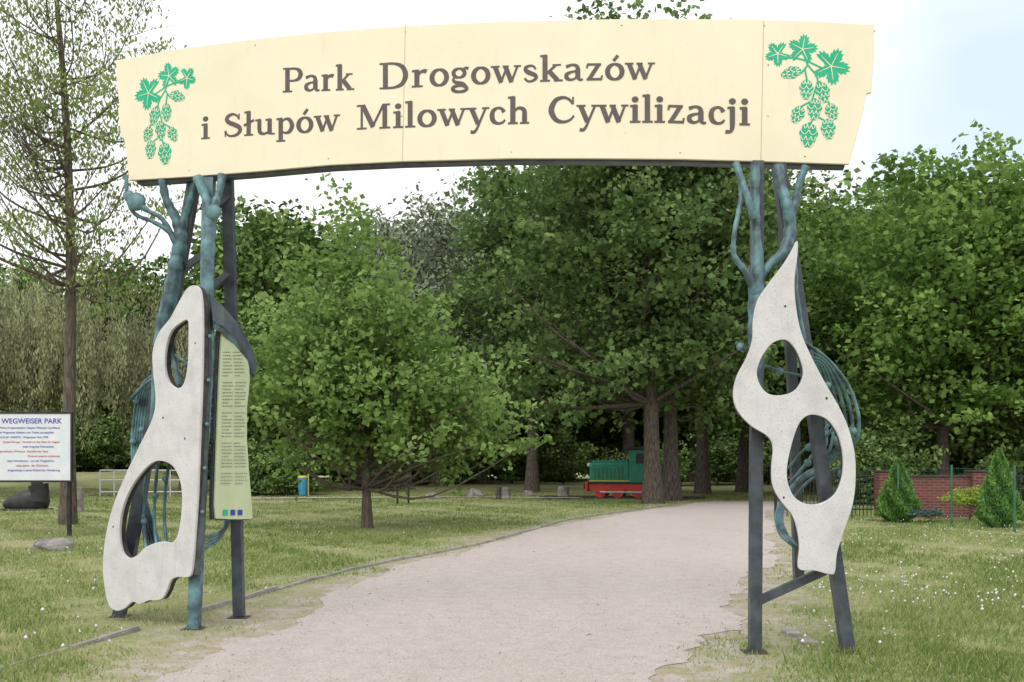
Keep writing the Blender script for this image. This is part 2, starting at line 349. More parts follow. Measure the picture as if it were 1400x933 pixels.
# ---- lettering
ST=.185; TH=.085
def L(*p,w=ST): return (list(p),w,False,False)
def S(*p,w=ST): return (list(p),w,True,False)
def E(cx,cy,rx,ry,th=ST,tn=TH):
    a=np.linspace(0,2*math.pi,28,endpoint=False); return ([(cx+rx*math.cos(t),cy+ry*math.sin(t)) for t in a],[tn+(th-tn)*abs(math.cos(t)) for t in a],False,True)
def sb(x,h=.16,y=.035): return L((x-h,y),(x+h,y),w=.07)
def stl(x,y,h=.15): return L((x-h,y-.05),(x+.05,y-.025),w=.08)
def dot(x,y): return E(x,y,.055,.055,.11,.11)
G={
'P':([L((.2,0),(.2,1)),sb(.2,.18),L((.03,.965),(.25,.965),w=.07),S((.2,.955),(.48,.955),(.65,.87),(.70,.71),(.63,.55),(.48,.475),(.22,.465),w=[.08,.09,.15,.19,.15,.09,.08])],.82),
'a':([L((.44,.08),(.44,.46)),S((.44,.42),(.42,.56),(.28,.635),(.08,.56),w=[.17,.14,.09,.13]),S((.42,.38),(.24,.35),(.1,.26),(.1,.13),(.2,.05),(.32,.07),(.42,.17),w=[.07,.09,.15,.16,.1,.08,.08]),S((.44,.14),(.5,.04),(.6,.05),w=[.15,.1,.07])],.66),
'r':([L((.17,0),(.17,.66)),sb(.18,.17),stl(.17,.67),S((.2,.42),(.28,.57),(.4,.61),(.47,.58),w=[.08,.1,.14,.16])],.54),
'k':([L((.17,0),(.17,1.04)),sb(.17,.15),stl(.17,1.05),L((.2,.3),(.5,.63),w=.09),L((.4,.645),(.66,.645),w=.065),L((.3,.4),(.56,.04),w=.17),L((.44,.035),(.72,.035),w=.07)],.74),
'D':([L((.2,0),(.2,1)),L((.02,.965),(.3,.965),w=.07),L((.02,.035),(.3,.035),w=.07),S((.2,.96),(.48,.95),(.72,.82),(.82,.5),(.72,.18),(.48,.05),(.2,.04),w=[.08,.09,.16,.2,.16,.09,.08])],1.0),
'o':([E(.32,.33,.225,.3)],.66),
'g':([E(.27,.46,.17,.17,.15,.075),E(.29,-.14,.22,.12,.13,.1),S((.14,.31),(.09,.2),(.18,.1),(.36,.06),(.48,-.04),w=[.07,.1,.13,.13,.1]),S((.38,.57),(.46,.65),(.56,.62),w=[.07,.09,.12])],.62),
'w':([L((.1,.64),(.29,.02),w=.17),L((.28,.02),(.45,.58),w=.085),L((.42,.64),(.61,.02),w=.17),L((.6,.02),(.79,.64),w=.085),L((-.03,.645),(.24,.645),w=.065),L((.33,.645),(.52,.645),w=.065),L((.68,.645),(.9,.645),w=.065)],.93),
's':([S((.42,.5),(.36,.61),(.24,.64),(.12,.57),(.12,.46),(.24,.36),(.4,.27),(.43,.15),(.32,.05),(.18,.04),(.08,.16),w=[.07,.08,.09,.13,.15,.17,.15,.13,.09,.08,.08])],.54),
'z':([L((.06,.63),(.5,.63),w=.085),L((.42,.62),(.13,.05),w=.15),L((.05,.045),(.53,.045),w=.09),L((.09,.66),(.06,.48),w=.07),L((.53,.2),(.5,.02),w=.07)],.6),
'i':([L((.17,0),(.17,.66)),sb(.17,.16),stl(.17,.67),dot(.17,.87)],.37),
'S':([S((.56,.74),(.5,.88),(.36,.96),(.2,.9),(.14,.76),(.22,.62),(.42,.5),(.58,.38),(.6,.22),(.48,.07),(.3,.03),(.16,.1),(.09,.28),w=[.07,.08,.1,.15,.17,.18,.19,.18,.16,.12,.09,.08,.07]),L((.57,.98),(.57,.72),w=.06),L((.09,.02),(.08,.28),w=.06)],.74),
'l':([L((.17,0),(.17,1.04)),sb(.17,.16),stl(.17,1.05)],.37),
'u':([S((.16,.66),(.16,.25),(.2,.1),(.33,.05),(.45,.12),(.52,.22),w=[.17,.17,.15,.1,.08,.07]),L((.52,.66),(.52,.02)),stl(.16,.68),stl(.52,.68),L((.52,.035),(.7,.035),w=.07)],.74),
'p':([L((.17,-.32),(.17,.66)),sb(.17,.16,-.29),stl(.17,.68),S((.2,.5),(.33,.62),(.48,.58),(.57,.33),(.48,.09),(.33,.04),(.2,.12),w=[.07,.09,.15,.19,.15,.09,.07])],.7),
'M':([L((.17,0),(.17,1),w=.09),L((.2,.98),(.52,.08),w=.19),L((.5,.08),(.84,.98),w=.09),L((.88,0),(.88,1)),sb(.17,.15),sb(.88,.17),L((.02,.965),(.25,.965),w=.07),L((.8,.965),(1.04,.965),w=.07)],1.12),
'y':([L((.1,.64),(.3,.04),w=.17),S((.53,.64),(.38,.2),(.27,-.12),(.18,-.26),(.07,-.25),w=[.085,.085,.09,.11,.13]),L((-.03,.645),(.25,.645),w=.065),L((.42,.645),(.65,.645),w=.065)],.64),
'c':([S((.46,.47),(.38,.6),(.26,.63),(.13,.53),(.09,.33),(.14,.13),(.28,.04),(.42,.08),(.49,.18),w=[.16,.1,.085,.15,.18,.16,.09,.085,.07])],.56),
'h':([L((.17,0),(.17,1.04)),stl(.17,1.05),sb(.17,.15),S((.2,.45),(.3,.58),(.42,.6),(.52,.5),(.53,.3),(.53,0),w=[.07,.09,.12,.16,.175,.175]),sb(.53,.14)],.74),
'C':([S((.76,.72),(.66,.88),(.48,.96),(.26,.87),(.13,.6),(.13,.38),(.26,.12),(.48,.04),(.68,.12),(.8,.28),w=[.08,.09,.1,.16,.2,.2,.16,.1,.085,.07]),L((.77,.98),(.77,.7),w=.06)],.9),
'j':([S((.17,.66),(.17,.1),(.16,-.12),(.1,-.25),(-.04,-.26),w=[.175,.175,.15,.11,.13]),stl(.17,.67),dot(.17,.87)],.37),
}
G['ó']=(G['o'][0]+[L((.28,.76),(.42,.98),w=.12)],.66)
G['ł']=(G['l'][0]+[L((.0,.44),(.36,.66),w=.1)],.39)
B1=([385,480,525,620,700,800,900],[128,124.5,123.5,118,114.5,111.5,110])
B2=([275,320,450,500,600,700,760,900,1030],[192,188,181,178,174,171,169.5,169,173])
CH1=([385,480,525,900],[33.5,34,36,34]); CH2=([275,450,700,1030],[31.5,33,36,37])
def word(rb,txt,x0,x1,Bl,Ch):
    adv=sum(G[c][1] for c in txt); acc=0
    for c in txt:
        g,a=G[c]
        def mp(u,v):
            px=x0+(acc+u)/adv*(x1-x0)
            by=np.interp(px,*Bl); chh=np.interp(px,*Ch)
            return PB.rec(px,by-v*chh)
        xm=x0+(acc+a/2)/adv*(x1-x0); sc=np.interp(xm,*Ch)*(PB.A[1]+PB.rec(xm,100)[0]*PB.e[1])/F
        sc*=1.08
        for pts,w,smo,cl in g:
            P=catmull(pts,5) if smo else pts
            if len(P)==2: P=[P[0],(np.array(P[0])+np.array(P[1]))/2,P[1]]
            rb.add([mp(*p) for p in P],(np.array(w) if np.ndim(w) else w)*sc,cl)
        acc+=a
rb=Rib(); word(rb,'Park',387,486,B1,CH1); word(rb,'Drogowskazów',519,897,B1,CH1); rb.z=0
word(rb,'i',276,290,B2,CH2); word(rb,'Słupów',306,467,B2,CH2); word(rb,'Milowych',488,727,B2,CH2); word(rb,'Cywilizacji',749,1027,B2,CH2)
rb.obj('lettering',M_letter,PB,.0192,gate)

# ---- hop emblems
def emblem(name,tr,sc):
    rb=Rib(); stems=Rib()
    def R(x,y): return PB.rec(*tr(x,y))
    me_pts=[]
    def leaf(cx,cy,r,rot):
        pts=[]; N=60
        for i in range(N):
            t=2*math.pi*i/N
            lob=.52+.48*abs(math.cos(2.5*t))**.8
            if abs(((t-math.pi)+math.pi)%(2*math.pi)-math.pi)<.35: lob*=.55
            ser=1+.10*(1 if i%2 else -1)
            rr=r*lob*ser; a=t+rot; pts.append(R(cx+rr*math.cos(a),cy-rr*math.sin(a)))
        me_pts.append(pts)
        for dt in (0,2*math.pi/5,-2*math.pi/5,4*math.pi/5,-4*math.pi/5):
            a=rot+dt; rb.add([R(cx,cy),R(cx+.4*r*math.cos(a),cy-.4*r*math.sin(a)),R(cx+.78*r*math.cos(a),cy-.78*r*math.sin(a))],[.008*sc,.006*sc,.003*sc])
    def cone(cx,cy,w,h,rot):
        c,s_=math.cos(rot),math.sin(rot)
        def q(u,v): return R(cx+u*c-v*s_,cy+u*s_+v*c)
        pts=[]
        for i in range(36):
            t=2*math.pi*i/36; u=math.sin(t); v=-math.cos(t)
            wd=(1-.35*max(v,0))*(1+.07*math.cos(9*t))
            pts.append(q(u*w/2*wd,v*h/2*(1+.05*math.cos(9*t))))
        me_pts.append(pts)
        rows=4
        for r_ in range(rows):
            v0=-h/2+h*(r_+.55)/rows*0.95; ww=w/2*math.sqrt(max(0,1-(2*v0/h)**2))*(.95 if v0<0 else .85)
            nsc=2 if r_%2 else 3
            xs_=np.linspace(-ww,ww,nsc+1)
            for a_,b_ in zip(xs_[:-1],xs_[1:]):
                mid=(a_+b_)/2; P=catmull([q(a_,v0-h*.07),q(a_*.6+mid*.4,v0+h*.05),q(mid,v0+h*.11),q(b_*.6+mid*.4,v0+h*.05),q(b_,v0-h*.07)],3)
                rb.add(P,.0062*sc)
    leaf(1063,75,17,math.radians(200)); leaf(1097,69,20,math.radians(80)); leaf(1136,92,25,math.radians(-10))
    for c_ in ((1081,101,17,29,1.3),(1102,124,19,28,.05),(1125,128,19,29,-.25),(1113,151,20,30,.1),(1137,154,18,24,-.4),(1090,158,18,25,.5),(1105,186,25,34,.1),(1132,178,20,28,-.1)): cone(*c_)
    for st_ in (((1052,80),(1065,82),(1080,80),(1100,84),(1118,92),(1136,100)),((1097,72),(1104,90),(1116,105),(1118,120)),((1104,90),(1098,98),(1094,102),(1088,101)),((1100,95),(1103,112)),((1118,112),(1110,138)),((1120,112),(1134,145)),((1108,140),(1093,148)),((1113,160),(1107,172)),((1116,160),(1130,168))):
        stems.add(catmull([R(*p) for p in st_],3),.015*sc)
    bm=bmesh.new(); z=0
    for pts in me_pts:
        z+=.0001
        cen=np.mean(pts,axis=0); cv=bm.verts.new((cen[0],cen[1],z)); vs=[bm.verts.new((p[0],p[1],z)) for p in pts]
        for i in range(len(vs)): bm.faces.new((cv,vs[i],vs[(i+1)%len(vs)]))
    bmesh.ops.recalc_face_normals(bm,faces=bm.faces)
    me=bpy.data.meshes.new(name); bm.to_mesh(me); bm.free(); me.materials.append(M_hop)
    o=bpy.data.objects.new(name,me); link(o,gate,True); o.matrix_local=Matrix.Translation(gate.location).inverted()@PB.M@Matrix.Translation((0,0,.0192))
    stems.obj(name+'_stems',M_hop,PB,.0208,gate); rb.obj(name+'_veins',M_creamline,PB,.0216,gate)
emblem('hop_emblem_right',lambda x,y:(x,y),1.0)
def trl(x,y):
    u=(x-1045)/111; X_=190+(1-u)*80; return (X_,90+(y-52)/152*137+(-(X_-230)*.10))
emblem('hop_emblem_left',trl,.95)

# ---- pillars
def T3(*pts): return [at(*p) for p in pts]
st=Tubes()
SQ=math.pi/4
st.add(T3((1032,893,8.31),(1034,560,8.36),(1035,222,8.45)),.068,4,True,SQ)
st.add(T3((1159,891,8.31),(1112,560,8.45),(1064,226,8.6)),.073,4,True,SQ)
st.add(T3((1092,800,9.3),(1085,560,9.1),(1068,240,8.75)),.06,4,True,SQ)
st.add(T3((1036,822,8.32),(1128,780,8.34)),.048,4,True,SQ)
st.add(T3((163,843,10.2),(214,545,10.1),(268,236,10.0)),.078,4,True,SQ)
st.add(T3((327,842,10.15),(320,560,10.15),(311,236,10.0)),.073,4,True,SQ)
st.add(T3((236,378,10.03),(284,344,9.95)),.045,4,True,SQ)
st.add(T3((284,398,9.8),(318,370,10.1)),.045,4,True,SQ)
st.add(T3((292,285,9.9),(314,268,10.0)),.045,4,True,SQ)
st.add(T3((262,770,9.5),(200,780,10.1)),.03,4,True,SQ)
obj('steel_posts',st.mesh('steel_posts',M_steel,False),gate)
tt=Tubes()
tt.add(T3((265,860,9.47),(272,700,9.5),(281,500,9.6),(286,245,9.85)),.075,4,True,SQ)
obj('patina_post',tt.mesh('patina_post',M_patina,False),gate)
for i,(px,py,d) in enumerate(((1032,895,8.31),(1159,893,8.31),(265,862,9.47),(163,845,10.2),(327,844,10.15))):
    x,y,z=at(px,py,d); box('footing_%d'%(i+1),gate,(x,y,-.002),(.2,.2,.02),M_rust,.004)
for px,py in ((1105,880),(1082,868)):
    d=H*F/(py-HOR); x=(px-700)*d/F; box('concrete_footing',gate,(x,d,.012),(.13,.24,.05),M_conc,.01)
tr=Tubes()
def branch(pts,r): 
    P=catmull(T3(*pts),6); k=np.arange(len(P)); rr=np.interp(np.linspace(0,1,len(P)),np.linspace(0,1,len(r)),r)*(1+.09*np.sin(k*1.9)); tr.add(P,rr,10)
branch([(1034,560,8.25),(1034,470,8.25),(1035,410,8.25),(1036,370,8.25),(1034,320,8.28),(1033,280,8.3),(1032,228,8.35)],[.05,.07,.078,.06,.04,.035,.045])
branch([(1034,400,8.22),(1020,372,8.2),(1004,350,8.2),(1004,320,8.2),(1010,290,8.25),(1014,262,8.3),(1008,226,8.35)],[.05,.03,.024,.02,.022,.024,.03])
branch([(1030,300,8.22),(1022,270,8.22),(1012,240,8.3),(1006,224,8.35)],[.03,.028,.028,.03])
branch([(1036,385,8.25),(1052,362,8.3),(1072,345,8.35),(1080,315,8.4),(1076,280,8.4),(1068,255,8.45),(1064,228,8.5)],[.04,.035,.05,.055,.052,.045,.05])
branch([(1078,300,8.4),(1088,275,8.4),(1092,252,8.4),(1102,228,8.4)],[.045,.035,.03,.035])
branch([(1082,335,8.35),(1087,400,8.4),(1100,470,8.45)],[.05,.03,.02])
branch([(208,640,10.1),(214,540,10.05),(222,455,9.97),(232,410,9.95),(241,362,9.95),(247,325,9.95),(240,298,9.95),(227,272,9.95),(222,245,9.95)],[.04,.055,.075,.08,.075,.07,.05,.04,.045])
branch([(245,345,9.92),(232,318,9.9),(208,303,9.9),(185,293,9.9),(174,272,9.9),(173,240,9.9)],[.04,.028,.02,.02,.018,.02])
branch([(240,330,9.92),(222,300,9.9),(205,290,9.88),(190,280,9.86)],[.03,.024,.022,.04])
branch([(247,325,9.95),(253,295,9.95),(262,268,9.95),(268,243,9.95)],[.055,.04,.035,.04])
branch([(272,780,9.36),(277,680,9.38),(283,560,9.42),(286,470,9.46),(284,400,9.5),(284,345,9.55),(287,300,9.6),(281,270,9.65),(270,243,9.7)],[.02,.028,.04,.05,.06,.07,.06,.045,.05])
branch([(286,310,9.58),(294,280,9.6),(300,262,9.65),(304,240,9.7)],[.05,.04,.035,.045])
obj('patina_trunks',tr.mesh('patina_trunks',M_patina),gate)
for n_,(px,py,d,r) in enumerate(((186,276,9.86,.085),(176,268,9.9,.05),(292,290,9.55,.07))):
    o=ball('branch_knot_%d'%n_,at(px,py,d),r,M_patina,gate); o.scale=(1.1,.5,1.1)
tr=Tubes()
for k in range(6):
    a=k/5
    branch([(1099,468+8*k,8.38+.05*k),(1132-14*a,492+10*a,8.55),(1160-32*a,528+20*a,8.7+.15*a),(1174-44*a,572+22*a,8.75+.15*a),(1168-42*a,608+10*a,8.8),(1135-20*a,632+12*a,8.95),(1092-8*a,655+10*a,9.0),(1070-8*a,700,8.8),(1074-8*a,728,8.6),(1094-3*k,752-2*k,8.36)],[.016]*3)
branch([(1034,500,8.4),(1050,502,8.5),(1066,508,8.5),(1098,514,8.45)],[.012]*2)
branch([(1006,468,8.3),(1014,476,8.3),(1030,486,8.32),(1036,498,8.4)],[.016]*2)
branch([(1080,660,8.6),(1104,632,8.6),(1125,602,8.6),(1140,585,8.5)],[.014]*2)
branch([(1084,682,8.5),(1110,655,8.55),(1148,640,8.5)],[.014]*2)
branch([(1078,640,8.7),(1100,615,8.7),(1135,580,8.6)],[.012]*2)
for k in range(5):
    a=k/4
    branch([(224-2*k,508+6*k,10.12),(200+6*a,520+8*a,10.3),(187+14*a,548,10.4),(181+14*a,600,10.45),(183+12*a,650,10.4),(192+12*a,700,10.3),(200+22*a,752,10.2)],[.016]*2)
branch([(180,545,10.3),(196,528,10.25),(214,515,10.15)],[.02,.014])
for (x0,x1) in ((197,203),(212,216),(226,231)):
    branch([(x0+3,752,9.95),(x0-1,712,10.1),(x0,675,10.1),(x1,632,9.95)],[.017]*2)
branch([(230,478,10.0),(245,490,9.9),(262,500,9.8)],[.014]*2)
branch([(234,462,9.9),(238,490,9.95),(246,528,9.85)],[.03]*2)
for k in range(4):
    branch([(276,752-6*k,9.5),(292,744-4*k,9.7),(306,728-2*k,9.95),(316-3*k,706,10.1)],[.014]*2)
obj('cage_ribs',tr.mesh('cage_ribs',M_patina),gate)
for n_,(px,py,d) in enumerate(((1012,474,8.28),(1066,508,8.46),(1131,527,8.55),(1106,612,8.66),(1104,633,8.56),(1143,601,8.7),(1150,648,8.45),(1166,590,8.7),(197,713,10.05),(212,678,10.05),(226,655,10.05),(186,548,10.35),(182,604,10.4),(256,499,9.8),(190,668,10.3),(194,588,10.35))):
    ball('cage_ball_%d'%n_,at(px,py,d),.034,M_patina,gate)
PL=Plane((-4.03,9.98),(-2.98,9.36)); PR=Plane((2.0,8.2),(2.8,8.16))
lo=[(270,392),(277,397),(280,415),(281,450),(280,520),(277,600),(274,680),(270,740),(267,778),(262,788),(248,788),(238,793),(232,808),(224,819),(208,820),(196,825),(186,822),(175,831),(164,834),(154,826),(148,800),(146,770),(150,732),(160,692),(176,652),(196,610),(214,572),(218,545),(215,512),(214,482),(222,457),(238,436),(251,412),(261,396)]
h1=[(262,439),(250,443),(238,455),(231,478),(230,505),(236,524),(248,532),(257,524),(262,498),(263,465)]
h2=[(226,630),(240,636),(250,652),(254,675),(253,705),(248,732),(240,742),(225,741),(205,748),(192,760),(180,763),(171,752),(168,726),(172,696),(183,668),(200,644),(214,632)]
flat('white_panel_left',PL,[lo,h1,h2],.022,M_white,.03,gate,True,.004)
flat('panel_backing_left',PL,[lo,h1,h2],.05,M_rust,-.012,gate,True,0)
ro=[(1088,332),(1088,350),(1084,385),(1086,420),(1093,455),(1106,487),(1126,525),(1145,558),(1158,588),(1166,622),(1167,658),(1163,690),(1152,724),(1142,755),(1139,781),(1132,784),(1112,779),(1093,778),(1090,768),(1092,748),(1089,724),(1082,704),(1067,685),(1056,665),(1054,640),(1056,612),(1048,596),(1026,582),(1008,562),(1002,540),(1007,515),(1020,490),(1028,465),(1029,440),(1035,412),(1051,388),(1070,363),(1081,345)]
r1=[(1072,465),(1085,476),(1094,495),(1097,513),(1090,530),(1078,539),(1060,542),(1046,538),(1036,525),(1033,508),(1040,488),(1054,470)]
r2=[(1112,567),(1130,574),(1144,594),(1151,622),(1150,652),(1140,676),(1122,688),(1102,690),(1084,680),(1075,660),(1074,638),(1080,608),(1089,582),(1099,570)]
flat('white_panel_right',PR,[ro,r1,r2],.022,M_white,.03,gate,True,.004)
flat('panel_backing_right',PR,[ro,r1,r2],.05,M_rust,-.012,gate,True,0)
for pl,pts,nm in ((PL,[(228,572),(258,600),(160,720),(272,470)],'l'),(PR,[(1128,545),(1070,680),(1072,420)],'r')):
    P=np.array([[*pl.rec(*p),0] for p in pts]); me=scatter_octa('panel_bolts',P,np.full(len(P),.014),M_rust)
    o=bpy.data.objects.new('panel_bolts_'+nm,me); link(o,gate,True); o.matrix_local=Matrix.Translation(gate.location).inverted()@pl.M@Matrix.Translation((0,0,.046))
eb=Tubes(); eb.add(T3((283,402,9.36),(285,470,9.36),(281,600,9.36),(277,700,9.36),(270,786,9.36)),.035,4,True,SQ); obj('edge_bar',eb.mesh('edge_bar',M_steel,False),gate)
for n_,(px,py) in enumerate(((287,460),(285,520),(283,580),(280,640),(277,700))): ball('edge_bolt_%d'%n_,at(px,py,9.31),.02,M_patina,gate)

# ---- information board
info=empty('information_board',(-2.8,9.8,0))
PI=Plane((-2.87,9.42),(-2.66,10.25))
io=[(299,448),(308,455),(318,464),(329,480),(336,500),(337,520),(333,560),(333,600),(336,645),(339,680),(341,708),(338,710),(310,710),(290,709),(289,690),(292,600),(295,520),(298,460)]
flat('info_plate',PI,[io],.015,M_info,.03,info,False)
flat('info_back',PI,[[(x+(1.5 if x>315 else -1.5),y+(1.5 if y>600 else -1)) for x,y in io]],.03,M_steel,0,info,False)
def hood(pa,mat,name):
    V=[at(*p) for p in pa]; n4=len(V)//2; V2=[(x,y,z-.022) for x,y,z in V]
    Fc=[[i,i+1,n4+i+1,n4+i] for i in range(n4-1)]; N=2*n4
    Fc+=[[N+n4+i,N+n4+i+1,N+i+1,N+i] for i in range(n4-1)]
    Fc+=[[n4+i,n4+i+1,N+n4+i+1,N+n4+i] for i in range(n4-1)]+[[i,N+i,N+i+1,i+1] for i in range(n4-1)]+[[n4-1,N+n4-1,N+2*n4-1,2*n4-1],[0,n4,N+n4,N]]
    me=mesh_np(name,V+V2,Fc,mat); obj(name,me,info)
hood([(287,402,9.5),(306,420,9.7),(328,445,10.0),(344,474,10.25),(352,497,10.35),(291,438,9.3),(306,447,9.5),(324,466,9.8),(338,490,10.05),(348,514,10.15)],M_steel,'hood_top_plate')
hood([(291,438,9.3),(306,447,9.5),(324,466,9.8),(338,490,10.05),(348,514,10.15),(292,446,9.36),(304,453,9.54),(320,470,9.82),(333,493,10.06),(343,511,10.15)],M_patina,'hood_edge')
rb=Rib()
for i in range(40):
    py=482+i*4.6
    for (a0,a1) in ((.10,.44),(.52,.90)):
        xl=np.interp(py,[448,710],[298,290]); xr=np.interp(py,[448,480,520,600,710],[300,328,336,333,340])
        if i%9==8: break
        u=a0; a1_=a1-(random.uniform(0,.2) if i%4==3 else 0)
        while u<a1_-.02:
            l_=min(random.uniform(.03,.09),a1_-u); rb.add([PI.rec(xl+(xr-xl)*u,py),PI.rec(xl+(xr-xl)*(u+l_),py)],.008); u+=l_+.02
rb.obj('info_text',M_ink,PI,.0395,info)
for n_,(px,mt) in enumerate(((303,M_hop),(313,M_blue),(323,M_blue))):
    rb=Rib(); rb.add([PI.rec(px-3,701),PI.rec(px+3,701)],.055); rb.obj('info_logo_%d'%n_,mt,PI,.046,info)

# ------------------------------------------------------------ left park sign
ps=empty('park_information_sign',(-10.6,20.7,0)); d=20.7
zt=H+(HOR-566)*d/F; zb=H+(HOR-657)*d/F; xr=(97-700)*d/F
box('sign_panel',ps,(xr-1.45,d,(zt+zb)/2),(2.9,.04,zt-zb),M_signw,.004)
for n_,(cx,cz,sx,sz) in enumerate(((xr-1.45,zt+.02,2.98,.04),(xr-1.45,zb-.02,2.98,.04),(xr+.02,(zt+zb)/2,.04,zt-zb),(xr-2.92,(zt+zb)/2,.04,zt-zb))): box('sign_frame_%d'%n_,ps,(cx,d-.005,cz),(sx,.06,sz),M_black,.004)
for n_,x_ in enumerate((xr-.06,xr-2.84)): box('sign_leg_%d'%n_,ps,(x_,d+.06,zt/2-.05),(.075,.075,zt+.1),M_black,.006)
def text(body,x,z,size,mat,name,align='RIGHT'):
    cu=bpy.data.curves.new(name,'FONT'); cu.body=body; cu.size=size; cu.align_x=align; cu.extrude=.001; cu.offset=.001 if size>.1 else 0
    o=bpy.data.objects.new(name,cu); o.rotation_euler=(math.pi/2,0,0); o.location=(x,d-.025,z); cu.materials.append(mat); link(o,ps)
text('PARK DROGOWSKAZÓW - WEGWEISER PARK',xr-.18,zt-.2,.15,M_blue,'sign_title')
lines=['Witamy w Parku Drogowskazów i Słupów Milowych Cywilizacji','Park drogowy, die Wegweiser bildeten zum Thema europejskim','POPULACJA I MIASTA - Wegweiser Park 1999']
z=zt-.31
for k,(t_,mm) in enumerate([(lines[0],M_blue),(lines[1],M_blue),(lines[2],M_blue),('Symbol Europy:  Herzlich am der Seite der Region',M_red),('znaki drogowe Niemieckich',M_blue),('Park drogowskazów (Witnica):  Geschich der Stadt',M_red),('Muzeum otwarte codziennie',M_red),('slupy kilometrowe - von der Wegzeichen',M_blue),('mapa parku:  der Wachstum',M_red),('drogowskazy w parku Einkauf der Wanderung',M_blue)]):
    text(t_,xr-.22-(k%3)*.12,z,.058,mm,'sign_text_%d'%k); z-=.098

# ------------------------------------------------------------ trees
def tree_mesh(name,base_r,height,blobs,nclump,per,lsize,cr,lmat,bmat,seed,droop=0,limbs=40,bend=.25,leafdroop=0,asp=.45,thin=.02,limb_rise=.45,trunk_top=.85,twigs=0,lump=.18,spray=.8,zmin=.25,limbmin=.12,up=.4,lean=0):
    r=np.random.default_rng(seed); blobs=np.array(blobs,float)
    vol=blobs[:,3]*blobs[:,4]*blobs[:,5]; bi=r.choice(len(blobs),nclump,p=vol/vol.sum())
    dv=r.normal(size=(nclump,3)); dv/=np.linalg.norm(dv,axis=1)[:,None]
    rad=r.uniform(.15,1,nclump)**.42*(1+lump*np.sin(dv[:,0]*5+seed)*np.sin(dv[:,2]*4+dv[:,1]*3+seed))*r.uniform(.85,1.12,nclump)
    C=blobs[bi,:3]+dv*rad[:,None]*blobs[bi,3:6]
    C[:,2]=np.maximum(C[:,2],max(.5,zmin))
    cs=r.uniform(.6,1.35,nclump)
    ci=np.repeat(np.arange(nclump),per); n=len(ci)
    off=r.normal(size=(n,3))*cr*cs[ci][:,None]*np.array([.75,.75,.4])
    sd=dv*np.array([1,1,.5])+np.array([0,0,up])+r.normal(size=(nclump,3))*.3; sd/=np.linalg.norm(sd,axis=1)[:,None]
    if spray: 
        uu=r.uniform(-1,1,n); off=off*(1-.45*np.clip(uu,0,1))[:,None]+sd[ci]*(uu*cr*1.9*spray*cs[ci])[:,None]
    if droop: 
        dl=r.uniform(.4,1,nclump)[ci]*droop; uu=r.random(n); off=r.normal(size=(n,3))*cr*np.array([.25,.25,.1]); off[:,2]-=uu*dl
    c=C[ci]+off; c[:,2]=np.maximum(c[:,2],zmin+r.uniform(0,.5,n)*(zmin>.3))
    nr=r.normal(size=(n,3))+np.array([0,0,1.0]) ; nr/=np.linalg.norm(nr,axis=1)[:,None]
    t=np.cross(nr,r.normal(size=(n,3))); t/=np.linalg.norm(t,axis=1)[:,None]
    if leafdroop: t=t*(1-leafdroop)+np.array([0,0,-1])*leafdroop; t/=np.linalg.norm(t,axis=1)[:,None]
    b_=np.cross(nr,t); b_/=np.linalg.norm(b_,axis=1)[:,None]+1e-9; s_=lsize*r.uniform(.55,1.3,n)[:,None]*.5
    V=np.stack([c-t*s_,c+b_*s_*asp*1.3+t*s_*.1,c+t*s_,c-b_*s_*asp*1.3+t*s_*.1],1).reshape(-1,3)
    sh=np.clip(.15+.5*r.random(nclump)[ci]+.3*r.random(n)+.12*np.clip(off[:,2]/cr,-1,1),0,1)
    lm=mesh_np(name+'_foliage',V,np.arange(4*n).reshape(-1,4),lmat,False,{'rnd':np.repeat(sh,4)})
    tb=Tubes(); hh=height*trunk_top; zs=np.linspace(0,1,10)
    ctr=np.average(blobs[:,:2],axis=0,weights=vol)
    tp=np.column_stack([ctr[0]*zs**1.5*.8+bend*np.sin(zs*4+seed)*zs+lean*zs*hh,ctr[1]*zs**1.5*.8+bend*np.cos(zs*3.3+seed)*zs,zs*hh-.05])
    tr_=base_r*(1-.88*zs); tr_[0]*=1.35; tb.add(tp,tr_,12,False)
    pick=r.choice(nclump,min(limbs,nclump),replace=False)
    for q in pick:
        e=C[q]; hz=np.linalg.norm(e[:2]-ctr*.5)
        z0=np.clip(e[2]-hz*limb_rise-r.uniform(0,.08)*height,height*limbmin,hh*.97); k=z0/hh
        s0=np.array([np.interp(k,zs,tp[:,0]),np.interp(k,zs,tp[:,1]),z0]); mid=(s0+e)/2+r.normal(size=3)*.07*np.linalg.norm(e-s0)
        mid[2]+= -.03*height if e[2]>z0 else .05*height
        P=catmull([s0,mid,e],4); r0=np.interp(k,zs,tr_)*.4*min(1,np.linalg.norm(e-s0)/ (height*.25)+.3)
        tb.add(P,np.linspace(max(r0,thin),thin*.4,len(P)),5,False)
        for _ in range(twigs):
            p=P[r.integers(3,len(P))]; dv2=(e-s0)/np.linalg.norm(e-s0)+r.normal(size=3)*.7+np.array([0,0,.25]); ln=r.uniform(.5,1.3)*cr*1.6
            q2=p+dv2*ln*.5+r.normal(size=3)*.05; q3=p+dv2*ln
            tb.add(np.array([p,q2,q3]),[thin*.5,thin*.35,thin*.15],4,False)
    return lm,tb.mesh(name+'_trunk',bmat)
def place(name,ms,x,y,rz=0,s=1,parent=None,sz=None):
    z=float(gz(x,y))
    e=bpy.data.objects.new(name,None); e.location=(x,y,z); e.rotation_euler=(0,0,rz); e.scale=(s,s,sz or s); scene.collection.objects.link(e)
    if parent is not None: e.parent=parent
    obj('foliage',ms[0],e,True)
    if ms[1] is not None: obj('trunk',ms[1],e,True)
    return e
